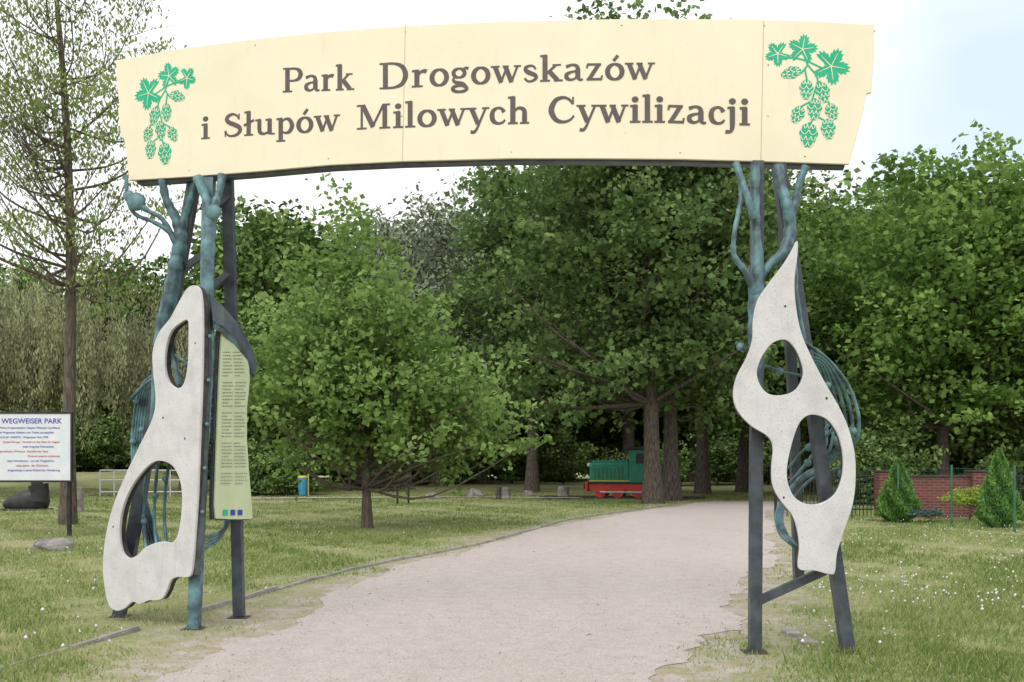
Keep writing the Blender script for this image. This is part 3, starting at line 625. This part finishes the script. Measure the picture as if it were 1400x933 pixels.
mp=tree_mesh('maple',.12,7.8,[(.8,0,2.9,2.7,2.6,1.7),(-.6,0,3.3,2.5,2.4,1.9),(.1,0,4.8,2.1,2.0,1.7),(-.4,0,6.0,1.1,1.1,1.5),(-.4,.1,7.3,.35,.35,.8),(1.9,0,2.5,1.5,1.6,1.1),(-2.0,0,2.4,1.0,1.2,1.5)],440,62,.15,.30,L_maple,M_barkred,3,limbs=150,thin=.02,asp=.62,spray=1.0,up=.7,lump=.28)
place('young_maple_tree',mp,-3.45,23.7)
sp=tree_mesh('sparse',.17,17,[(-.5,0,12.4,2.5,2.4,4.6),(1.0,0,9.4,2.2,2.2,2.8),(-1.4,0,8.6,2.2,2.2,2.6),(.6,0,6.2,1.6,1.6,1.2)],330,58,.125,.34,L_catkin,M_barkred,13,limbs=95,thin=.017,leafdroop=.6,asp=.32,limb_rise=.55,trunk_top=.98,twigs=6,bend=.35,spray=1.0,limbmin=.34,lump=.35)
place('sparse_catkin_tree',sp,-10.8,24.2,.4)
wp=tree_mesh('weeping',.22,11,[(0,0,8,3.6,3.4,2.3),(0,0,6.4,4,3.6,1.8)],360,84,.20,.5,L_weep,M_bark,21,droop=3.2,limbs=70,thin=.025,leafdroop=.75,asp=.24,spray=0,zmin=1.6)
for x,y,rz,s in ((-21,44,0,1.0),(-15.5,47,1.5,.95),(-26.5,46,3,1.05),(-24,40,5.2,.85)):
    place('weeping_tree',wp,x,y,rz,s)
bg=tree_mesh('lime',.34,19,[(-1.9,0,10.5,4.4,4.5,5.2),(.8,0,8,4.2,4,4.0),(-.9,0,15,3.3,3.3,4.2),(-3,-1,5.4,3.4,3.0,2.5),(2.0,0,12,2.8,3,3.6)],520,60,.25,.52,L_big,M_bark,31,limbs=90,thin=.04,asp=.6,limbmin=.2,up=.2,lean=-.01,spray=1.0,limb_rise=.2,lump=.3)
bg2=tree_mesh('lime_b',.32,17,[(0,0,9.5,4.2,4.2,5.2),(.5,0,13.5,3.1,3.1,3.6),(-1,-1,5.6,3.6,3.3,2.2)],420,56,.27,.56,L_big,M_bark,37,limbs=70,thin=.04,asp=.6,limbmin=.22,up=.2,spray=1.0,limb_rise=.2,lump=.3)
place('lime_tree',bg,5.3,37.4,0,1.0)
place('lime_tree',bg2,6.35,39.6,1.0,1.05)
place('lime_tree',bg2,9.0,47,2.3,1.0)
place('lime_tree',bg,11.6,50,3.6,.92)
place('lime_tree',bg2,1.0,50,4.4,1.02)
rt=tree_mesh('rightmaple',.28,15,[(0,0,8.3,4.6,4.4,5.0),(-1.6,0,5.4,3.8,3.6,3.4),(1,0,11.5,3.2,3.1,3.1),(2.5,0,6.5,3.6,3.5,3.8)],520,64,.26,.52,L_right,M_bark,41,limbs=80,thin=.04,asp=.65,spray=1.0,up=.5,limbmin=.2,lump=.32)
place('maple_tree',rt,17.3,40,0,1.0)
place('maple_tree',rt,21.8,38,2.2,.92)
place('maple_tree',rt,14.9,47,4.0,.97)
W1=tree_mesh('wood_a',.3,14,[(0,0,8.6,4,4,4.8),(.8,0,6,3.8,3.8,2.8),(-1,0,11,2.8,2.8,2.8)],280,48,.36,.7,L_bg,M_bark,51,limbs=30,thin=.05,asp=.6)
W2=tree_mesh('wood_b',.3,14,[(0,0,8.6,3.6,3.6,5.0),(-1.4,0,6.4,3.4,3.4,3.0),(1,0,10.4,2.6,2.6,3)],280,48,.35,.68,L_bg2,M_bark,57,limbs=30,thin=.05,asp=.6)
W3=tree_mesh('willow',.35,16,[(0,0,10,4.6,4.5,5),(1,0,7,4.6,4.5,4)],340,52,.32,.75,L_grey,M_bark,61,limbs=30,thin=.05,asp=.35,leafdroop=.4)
woods=empty('distant_woods',(0,0,0))
r=random.Random(4)
def wood(ms,px,py,d,s0=14):
    x=(px-700)*d/F; h=H+(HOR-py)*d/F; place('woodland_tree',ms,x,d,r.uniform(0,6),h/s0,woods)
for px,py,d in ((-40,350,72),(60,370,76),(150,365,76),(235,370,72),(345,300,60),(410,315,62),(480,330,70),(545,310,68),(690,270,72),(775,240,76),(860,200,72),(950,210,74),(1020,240,70),(1090,270,68),(1180,250,66),(1270,240,70),(1360,230,66),(1450,250,68)):
    wood(W1 if r.random()<.5 else W2,px,py,d)
wood(W3,600,234,58,16.5); wood(W3,655,246,62,16.5); wood(W3,555,270,66,16.5)
wood(W1,372,285,52,14); wood(W1,1110,300,50,14)
for px,py,d in ((425,395,48),(345,420,46)): wood(W1,px,py,d)
SH=tree_mesh('shrub',.1,4,[(0,0,1.8,2.6,2.2,1.9),(1.5,0,1.3,1.8,1.8,1.4)],140,50,.24,.42,L_dark,M_bark,71,limbs=12,thin=.02,asp=.6,trunk_top=.5)
SHn=empty('understorey_shrubs',(0,0,0))
for px in list(range(280,700,60))+list(range(1100,1560,60)):
    d=60+r.uniform(-3,4); place('shrub',SH,(px-700)*d/F,d,r.uniform(0,6),r.uniform(1.0,1.6),SHn)
for px in range(700,1100,70):
    d=66+r.uniform(-3,4); place('shrub',SH,(px-700)*d/F,d,r.uniform(0,6),r.uniform(.55,.9),SHn)
for px in range(-160,1600,90):
    d=82+r.uniform(-3,4); place('shrub',SH,(px-700)*d/F,d,r.uniform(0,6),r.uniform(2.2,2.8),SHn)
for px,d,s in ((350,45,.7),(385,44,.6),(1185,36,.55),(1210,38,.8),(1330,42,.9),(1400,40,.9),(1260,44,1),(170,66,1),(110,67,1.1),(225,63,.9),(60,64,1.0),(0,62,1.1),(262,58,.6)): place('shrub',SH,(px-700)*d/F,d,r.uniform(0,6),s,SHn)

def thuja(name,x,y,h,w,seed,mat=L_thuja):
    r_=np.random.default_rng(seed); n=15000
    z=r_.random(n)**1.35; prof=(1-z)**.75*(.35+.65*np.clip(z*7,0,1))
    a=r_.uniform(0,2*math.pi,n); rad=w/2*prof*(1+.13*np.sin(a*5+z*14)+.08*np.sin(a*9-z*23))*r_.uniform(.72,1.03,n)
    c=np.column_stack([rad*np.cos(a),rad*np.sin(a),z*h*.98+.03]); 
    t=np.column_stack([np.cos(a)*.5,np.sin(a)*.5,np.full(n,1.)])+r_.normal(size=(n,3))*.3; t/=np.linalg.norm(t,axis=1)[:,None]
    b_=np.cross(t,r_.normal(size=(n,3))); b_/=np.linalg.norm(b_,axis=1)[:,None]; s_=r_.uniform(.025,.055,n)[:,None]
    V=np.stack([c-t*s_,c+b_*s_*.45,c+t*s_,c-b_*s_*.45],1).reshape(-1,3)
    sh=np.clip(.5+.3*np.sin(a*5+z*14)+r_.normal(0,.18,n),0,1)
    e=empty(name,(x,y,float(gz(x,y)))); obj('foliage',mesh_np('thuja',V,np.arange(4*n).reshape(-1,4),mat,False,{'rnd':np.repeat(sh,4)}),e,True)
    tb=Tubes(); tb.add([(0,0,-.02),(0,0,h*.4),(0,0,h*.85)],[.05,.035,.01],8,False); obj('trunk',tb.mesh('trunk',M_bark),e,True)
thuja('thuja_conifer',9.93,25.6,1.62,1.2,1); thuja('thuja_conifer',11.45,23.4,1.85,1.1,2)
def bush(name,x,y,s,mat,seed,h=1):
    ms=tree_mesh(name,.03,1,[(0,0,.4,.5,.45,.4)],60,60,.07,.11,mat,M_bark,seed,limbs=12,thin=.01,trunk_top=.4,spray=.4); place(name,ms,x,y,0,s,sz=s*h)
bush('golden_shrub',11.9,25.8,1.15,L_yel,5); bush('juniper_shrub',10.4,25.0,.95,L_blue,6,.45); bush('juniper_shrub',12.7,24.6,.9,L_blue,7,.4)

# ------------------------------------------------------------ brick wall & fences
m,nt,b,o=newmat('red_brick'); tc=nt.nodes.new('ShaderNodeTexCoord'); sx=nt.nodes.new('ShaderNodeSeparateXYZ'); cx=nt.nodes.new('ShaderNodeCombineXYZ')
nt.links.new(tc.outputs['Object'],sx.inputs[0]); nt.links.new(sx.outputs[0],cx.inputs[0]); nt.links.new(sx.outputs[2],cx.inputs[1])
bt=nt.nodes.new('ShaderNodeTexBrick'); bt.inputs['Scale'].default_value=1; bt.inputs['Brick Width'].default_value=.26; bt.inputs['Row Height'].default_value=.08; bt.inputs['Mortar Size'].default_value=.008
bt.inputs['Color1'].default_value=(.2,.045,.038,1); bt.inputs['Color2'].default_value=(.12,.03,.03,1); bt.inputs['Mortar'].default_value=(.2,.15,.135,1); nt.links.new(cx.outputs[0],bt.inputs[0]); nt.links.new(bt.outputs[0],b.inputs['Base Color']); b.inputs['Roughness'].default_value=.85; M_brick=m
bw=empty('brick_wall',(11.8,28.5,0)); zt=1.18
box('wall_body',bw,(11.9,28.5,zt/2-.05),(2.7,.25,zt),M_brick,.004); box('wall_coping',bw,(11.9,28.5,zt-.02),(2.8,.33,.06),M_rust,.01)
for n_,x_ in enumerate((10.6,13.25)): box('wall_pier_%d'%n_,bw,(x_,28.42,zt/2),(.38,.44,zt+.16),M_brick,.004); box('pier_cap_%d'%n_,bw,(x_,28.42,zt+.12),(.46,.52,.06),M_rust,.01)
fn=empty('iron_garden_fence',(9,28.7,0)); tb=Tubes()
for x0,x1 in ((7.6,10.4),(13.45,19)):
    for x_ in np.arange(x0,x1,.11): tb.add([(x_,28.7,0),(x_,28.7,.7),(x_,28.7,1.35)],.014,4,False)
    for z_ in (.2,1.15): tb.add([(x0,28.7,z_),((x0+x1)/2,28.7,z_),(x1,28.7,z_)],.022,4,False)
    for x_ in np.arange(x0,x1+.1,1.85): tb.add([(x_,28.7,0),(x_,28.7,.7),(x_,28.7,1.45)],.05,4,False,SQ)
obj('fence_bars',tb.mesh('bars',M_black,False),fn)
wf=empty('wire_mesh_fence',(10,24.4,0)); tb=Tubes(); fx=[]
for px,py in ((1165,712),(1228,716),(1301,723),(1387,731),(1480,740)):
    d=H*F/(py-HOR); x=(px-700)*d/F; fx.append((x,d)); tb.add([(x,d,-.05),(x,d,.7),(x,d,1.5)],.028,8,True)
wr=Tubes()
for (x0,y0),(x1,y1) in zip(fx[:-1],fx[1:]):
    for z_ in (.05,.5,1.0,1.42): wr.add([(x0,y0,z_),((x0+x1)/2,(y0+y1)/2,z_-.01),(x1,y1,z_)],.003,4,False)
    nn=int(np.hypot(x1-x0,y1-y0)/.075)
    for k in range(nn):
        t_=k/nn; xx=x0+(x1-x0)*t_; yy=y0+(y1-y0)*t_; wr.add([(xx,yy,.05),(xx,yy,.7),(xx,yy,1.42)],.0011,4,False)
obj('fence_posts',tb.mesh('posts',M_fgreen),wf); obj('fence_wires',wr.mesh('wires',M_fgreen),wf)

# ------------------------------------------------------------ locomotive
lc=empty('narrow_gauge_locomotive',(4.7,42.6,float(gz(4.7,42.6))),math.radians(-14))
def lb(n_,l,s_,mt,bv=.02,ry=0): return box(n_,lc,l,s_,mt,bv,0,True,ry)
lb('hood',(-.45,0,1.08),(1.75,1.0,.9),M_green,.09)
lb('hood_top',(-.45,0,1.56),(1.55,.7,.1),M_green,.04)
lb('cab',(.92,0,1.36),(1.05,1.25,1.42),M_green,.04); lb('cab_roof',(.92,0,2.12),(1.3,1.42,.12),M_black,.04)
lb('cab_window',(.95,-.63,1.68),(.55,.02,.42),M_black,.01); lb('cab_front_window',(.39,-.4,1.83),(.02,.3,.28),M_black,.005)
lb('frame',(.15,0,.48),(3.0,1.15,.3),M_locored,.02); lb('front_buffer_beam',(-1.42,0,.5),(.12,1.35,.42),M_locored,.02)
lb('buffer_head',(-1.56,0,.5),(.16,.3,.24),M_black,.04); lb('footplate',(.15,0,.65),(3.1,1.3,.04),M_black,.01)
for k in range(8): lb('hood_louvre_%d'%k,(-1.1+k*.17,-.515,1.05),(.05,.03,.5),M_fgreen,.008)
lb('hood_band',(-.45,0,.74),(1.8,1.04,.05),M_biny,.004)
for k in range(6): lb('radiator_slat_%d'%k,(-1.335,0,.82+k*.11),(.03,.72,.04),M_fgreen,.008)
for sy in (-.34,.34):
    o=ball('headlamp',( 0,0,0),.09,M_grey,lc); o.matrix_parent_inverse=Matrix(); o.location=(-1.36,sy,1.42)
o=Tubes(); o.add([(-.6,.1,1.5),(-.6,.1,1.7),(-.6,.1,1.88)],.05,8); obj('exhaust_stack',o.mesh('stack',M_black),lc,True)
o=Tubes()
for x_ in (-.85,-.1,.75,1.25):
    for sy in (-.5,.5): o.add([(x_,sy-.09,.27),(x_,sy,.27),(x_,sy+.09,.27)],.25,14)
obj('wheels',o.mesh('wheels',M_locored,False),lc,True)
o=Tubes(); o.add([(-.85,-.62,.27),(.2,-.62,.27),(1.25,-.62,.27)],.035,6); obj('coupling_rod',o.mesh('rod',M_grey),lc,True)
rl=empty('railway_track',(4.7,42.6,0),math.radians(-14))
for sy in (-.5,.5): box('rail',rl,(0,sy,.03),(7,.06,.09),M_rust,.01,0,True)
for k in range(9): box('sleeper_%d'%k,rl,(-3.2+k*.8,0,-.01),(.2,1.5,.07),M_wood,.01,0,True)

# ------------------------------------------------------------ small things
def rock(name,px,py,w,h,seed,squash=.7):
    d=H*F/(py-HOR); x=(px-700)*d/F
    bm=bmesh.new(); bmesh.ops.create_icosphere(bm,subdivisions=4,radius=1)
    r_=np.random.default_rng(seed); ph=r_.uniform(0,6,9)
    for v in bm.verts:
        c=v.co; f=1+.16*math.sin(c.x*3+ph[0])*math.sin(c.y*3.2+ph[1])+.1*math.sin(c.z*5+ph[2]+c.x*4)+.05*math.sin(c.x*11+ph[3])*math.sin(c.z*12+c.y*9)+.025*math.sin(c.x*23+ph[4])*math.sin(c.z*21+c.y*19)
        v.co=Vector((c.x*w/2*f,c.y*w/2*squash*f,c.z*h*f*.75))
    for f in bm.faces: f.smooth=True
    me=bpy.data.meshes.new(name); bm.to_mesh(me); bm.free(); me.materials.append(M_stone); o=obj(name,me); o.location=(x,d,float(gz(x,d))+h*.15)
rock('boulder',72,755,.76,.22,1); rock('boulder',650,680,.85,.38,2); rock('boulder',590,684,.75,.3,3); rock('boulder',722,678,.5,.3,4)
def stump(name,px,py,w,h,mat):
    d=H*F/(py-HOR); x=(px-700)*d/F; t_=Tubes(); t_.add([(0,0,-.05),(0,0,h*.3),(.01,0,h)],[w*.62,w*.52,w*.46],12); o=obj(name,t_.mesh(name,mat,True)); o.location=(x,d,float(gz(x,d)))
stump('stone_bollard',692,680,.35,.45,M_stone); stump('wooden_post_marker',682,682,.2,.5,M_wood); stump('stone_bollard',770,680,.5,.5,M_stone); stump('stone_post',108,700,.25,.75,M_stone)
d=36.3; x=(551-700)*d/F; ls=empty('wooden_lectern',(x,d,0))
for k in (-.2,.2): box('leg_%d'%(k>0),ls,(x+k,d,.5),(.07,.07,1.05),M_black,.008)
box('lectern_board',ls,(x,d-.03,.98),(.62,.05,.5),M_wood,.01)
d=43; x=(414-700)*d/F; bn=empty('litter_bin',(x,d,float(gz(x,d)))); 
t_=Tubes(); t_.add([(0,0,.05),(0,0,.4),(0,0,.78)],[.17,.2,.22],14); obj('bin_body',t_.mesh('bin',M_binblue),bn,True)
t_=Tubes(); t_.add([(0,0,.781),(0,0,.83),(0,0,.88)],[.23,.23,.2],14); obj('bin_lid',t_.mesh('lid',M_biny),bn,True)
t_=Tubes(); t_.add([(.24,0,-.05),(.24,0,.4),(.24,0,.95)],.03,8); obj('bin_post',t_.mesh('bp',M_biny),bn,True)
d=44; x0=(137-700)*d/F; x1=(252-700)*d/F; rr_=empty('white_metal_railing',(x0,d,0)); t_=Tubes(); zg=float(gz((x0+x1)/2,d))
for z_ in (.2,.72,1.15): t_.add([(x0,d,zg+z_),((x0+x1)/2,d,zg+z_),(x1,d,zg+z_)],.03,6)
for x_ in np.linspace(x0,x1,7): t_.add([(x_,d,-.1),(x_,d,.5),(x_,d,zg+1.18)],.03,6)
obj('rails',t_.mesh('rails',M_grey),rr_)
d=31.5; x=(36-700)*d/F; bo=empty('boot_sculpture',(x,d,float(gz(x,d))))
bm=bmesh.new(); bmesh.ops.create_icosphere(bm,subdivisions=3,radius=1)
for v in bm.verts:
    c=v.co.copy(); t=(c.x+1)/2; up=.28+.30*max(0,t)**1.3
    v.co=Vector((c.x*.75,c.y*.3*(1-.25*t),max(c.z,-.55)*up+.2+.12*t))
for f in bm.faces: f.smooth=True
me=bpy.data.meshes.new('foot'); bm.to_mesh(me); bm.free(); me.materials.append(M_black); obj('boot_foot',me,bo,True)
t_=Tubes(); t_.add([(.42,0,.3),(.43,0,.55),(.38,0,.82)],[.3,.27,.3],14); obj('boot_shaft',t_.mesh('shaft',M_black),bo,True)
box('boot_sole',bo,(0,0,.03),(1.5,.55,.08),M_rust,.03,0,True)
d=50; xc=(508-700)*d/F; sh=empty('wooden_shelter',(xc,d,0))
for k,(a_,b_) in enumerate(((-1,-1),(1,-1),(-1,1),(1,1))): box('post_%d'%k,sh,(xc+a_*.95,d+b_*.9,1.4),(.14,.14,2.8),M_wood,.01)
for k,s_ in enumerate((-1,1)):
    o=box('roof_slope_%d'%k,sh,(xc+s_*.68,d,3.05),(1.55,2.6,.07),M_roof,.01,0,False,s_*.42)
box('back_wall',sh,(xc,d+.95,1.2),(1.85,.06,2.3),M_wood,.01); box('bench_seat',sh,(xc,d+.6,.45),(1.6,.4,.06),M_wood,.01)

# ------------------------------------------------------------ light, sky, camera
SE,SA=math.radians(50),math.radians(205)
w=bpy.data.worlds.new("World"); scene.world=w; w.use_nodes=True; nt=w.node_tree; nt.nodes.clear()
wo=nt.nodes.new('ShaderNodeOutputWorld'); bgn=nt.nodes.new('ShaderNodeBackground'); nt.links.new(bgn.outputs[0],wo.inputs[0]); bgn.inputs[1].default_value=.145
sk=nt.nodes.new('ShaderNodeTexSky'); sk.sky_type='NISHITA'; sk.sun_disc=False; sk.sun_elevation=SE; sk.sun_rotation=SA
tc=nt.nodes.new('ShaderNodeTexCoord'); mpn=nt.nodes.new('ShaderNodeMapping'); mpn.inputs['Scale'].default_value=(1,1,2.2); nt.links.new(tc.outputs['Generated'],mpn.inputs[0])
nz=nt.nodes.new('ShaderNodeTexNoise'); nz.inputs['Scale'].default_value=2.3; nz.inputs['Detail'].default_value=3; nz.inputs['Roughness'].default_value=.5; nt.links.new(mpn.outputs[0],nz.inputs[0])
dp=nt.nodes.new('ShaderNodeVectorMath'); dp.operation='DOT_PRODUCT'; bd=Vector((.50,.92,.36)).normalized(); dp.inputs[1].default_value=bd; nt.links.new(tc.outputs['Generated'],dp.inputs[0])
mr=nt.nodes.new('ShaderNodeMapRange'); mr.inputs[1].default_value=.955; mr.inputs[2].default_value=.995; mr.inputs[3].default_value=0; mr.inputs[4].default_value=.42; nt.links.new(dp.outputs['Value'],mr.inputs[0])
sb_=nt.nodes.new('ShaderNodeMath'); sb_.operation='SUBTRACT'; nt.links.new(nz.outputs['Fac'],sb_.inputs[0]); nt.links.new(mr.outputs[0],sb_.inputs[1])
cf=ramp(nt,sb_.outputs[0],[(.02,(.35,.35,.35)),(.40,(1,1,1))])
col=mixc(nt,cf,mixc(nt,.85,sk.outputs[0],(3.9,5.5,6.9)),(8.5,8.6,8.8)); nt.links.new(col,bgn.inputs[0])
sl=bpy.data.lights.new('sun','SUN'); sl.energy=1.5; sl.angle=math.radians(35); sl.color=(1,.96,.92)
so=bpy.data.objects.new('sun',sl); scene.collection.objects.link(so)
dirv=Vector((math.sin(SA)*math.cos(SE),math.cos(SA)*math.cos(SE),math.sin(SE))); so.rotation_euler=dirv.to_track_quat('Z','Y').to_euler(); so.location=(0,0,30)
cam=bpy.data.cameras.new('camera'); cam.lens=35; cam.sensor_width=36; cam.shift_y=(630-466.5)/1400; cam.clip_end=3000; cam.clip_start=.05
co=bpy.data.objects.new('camera',cam); co.location=(0,0,1.6); co.rotation_euler=(math.pi/2,0,0); scene.collection.objects.link(co); scene.camera=co
scene.view_settings.view_transform='Standard'; scene.view_settings.look='None'; scene.view_settings.exposure=0
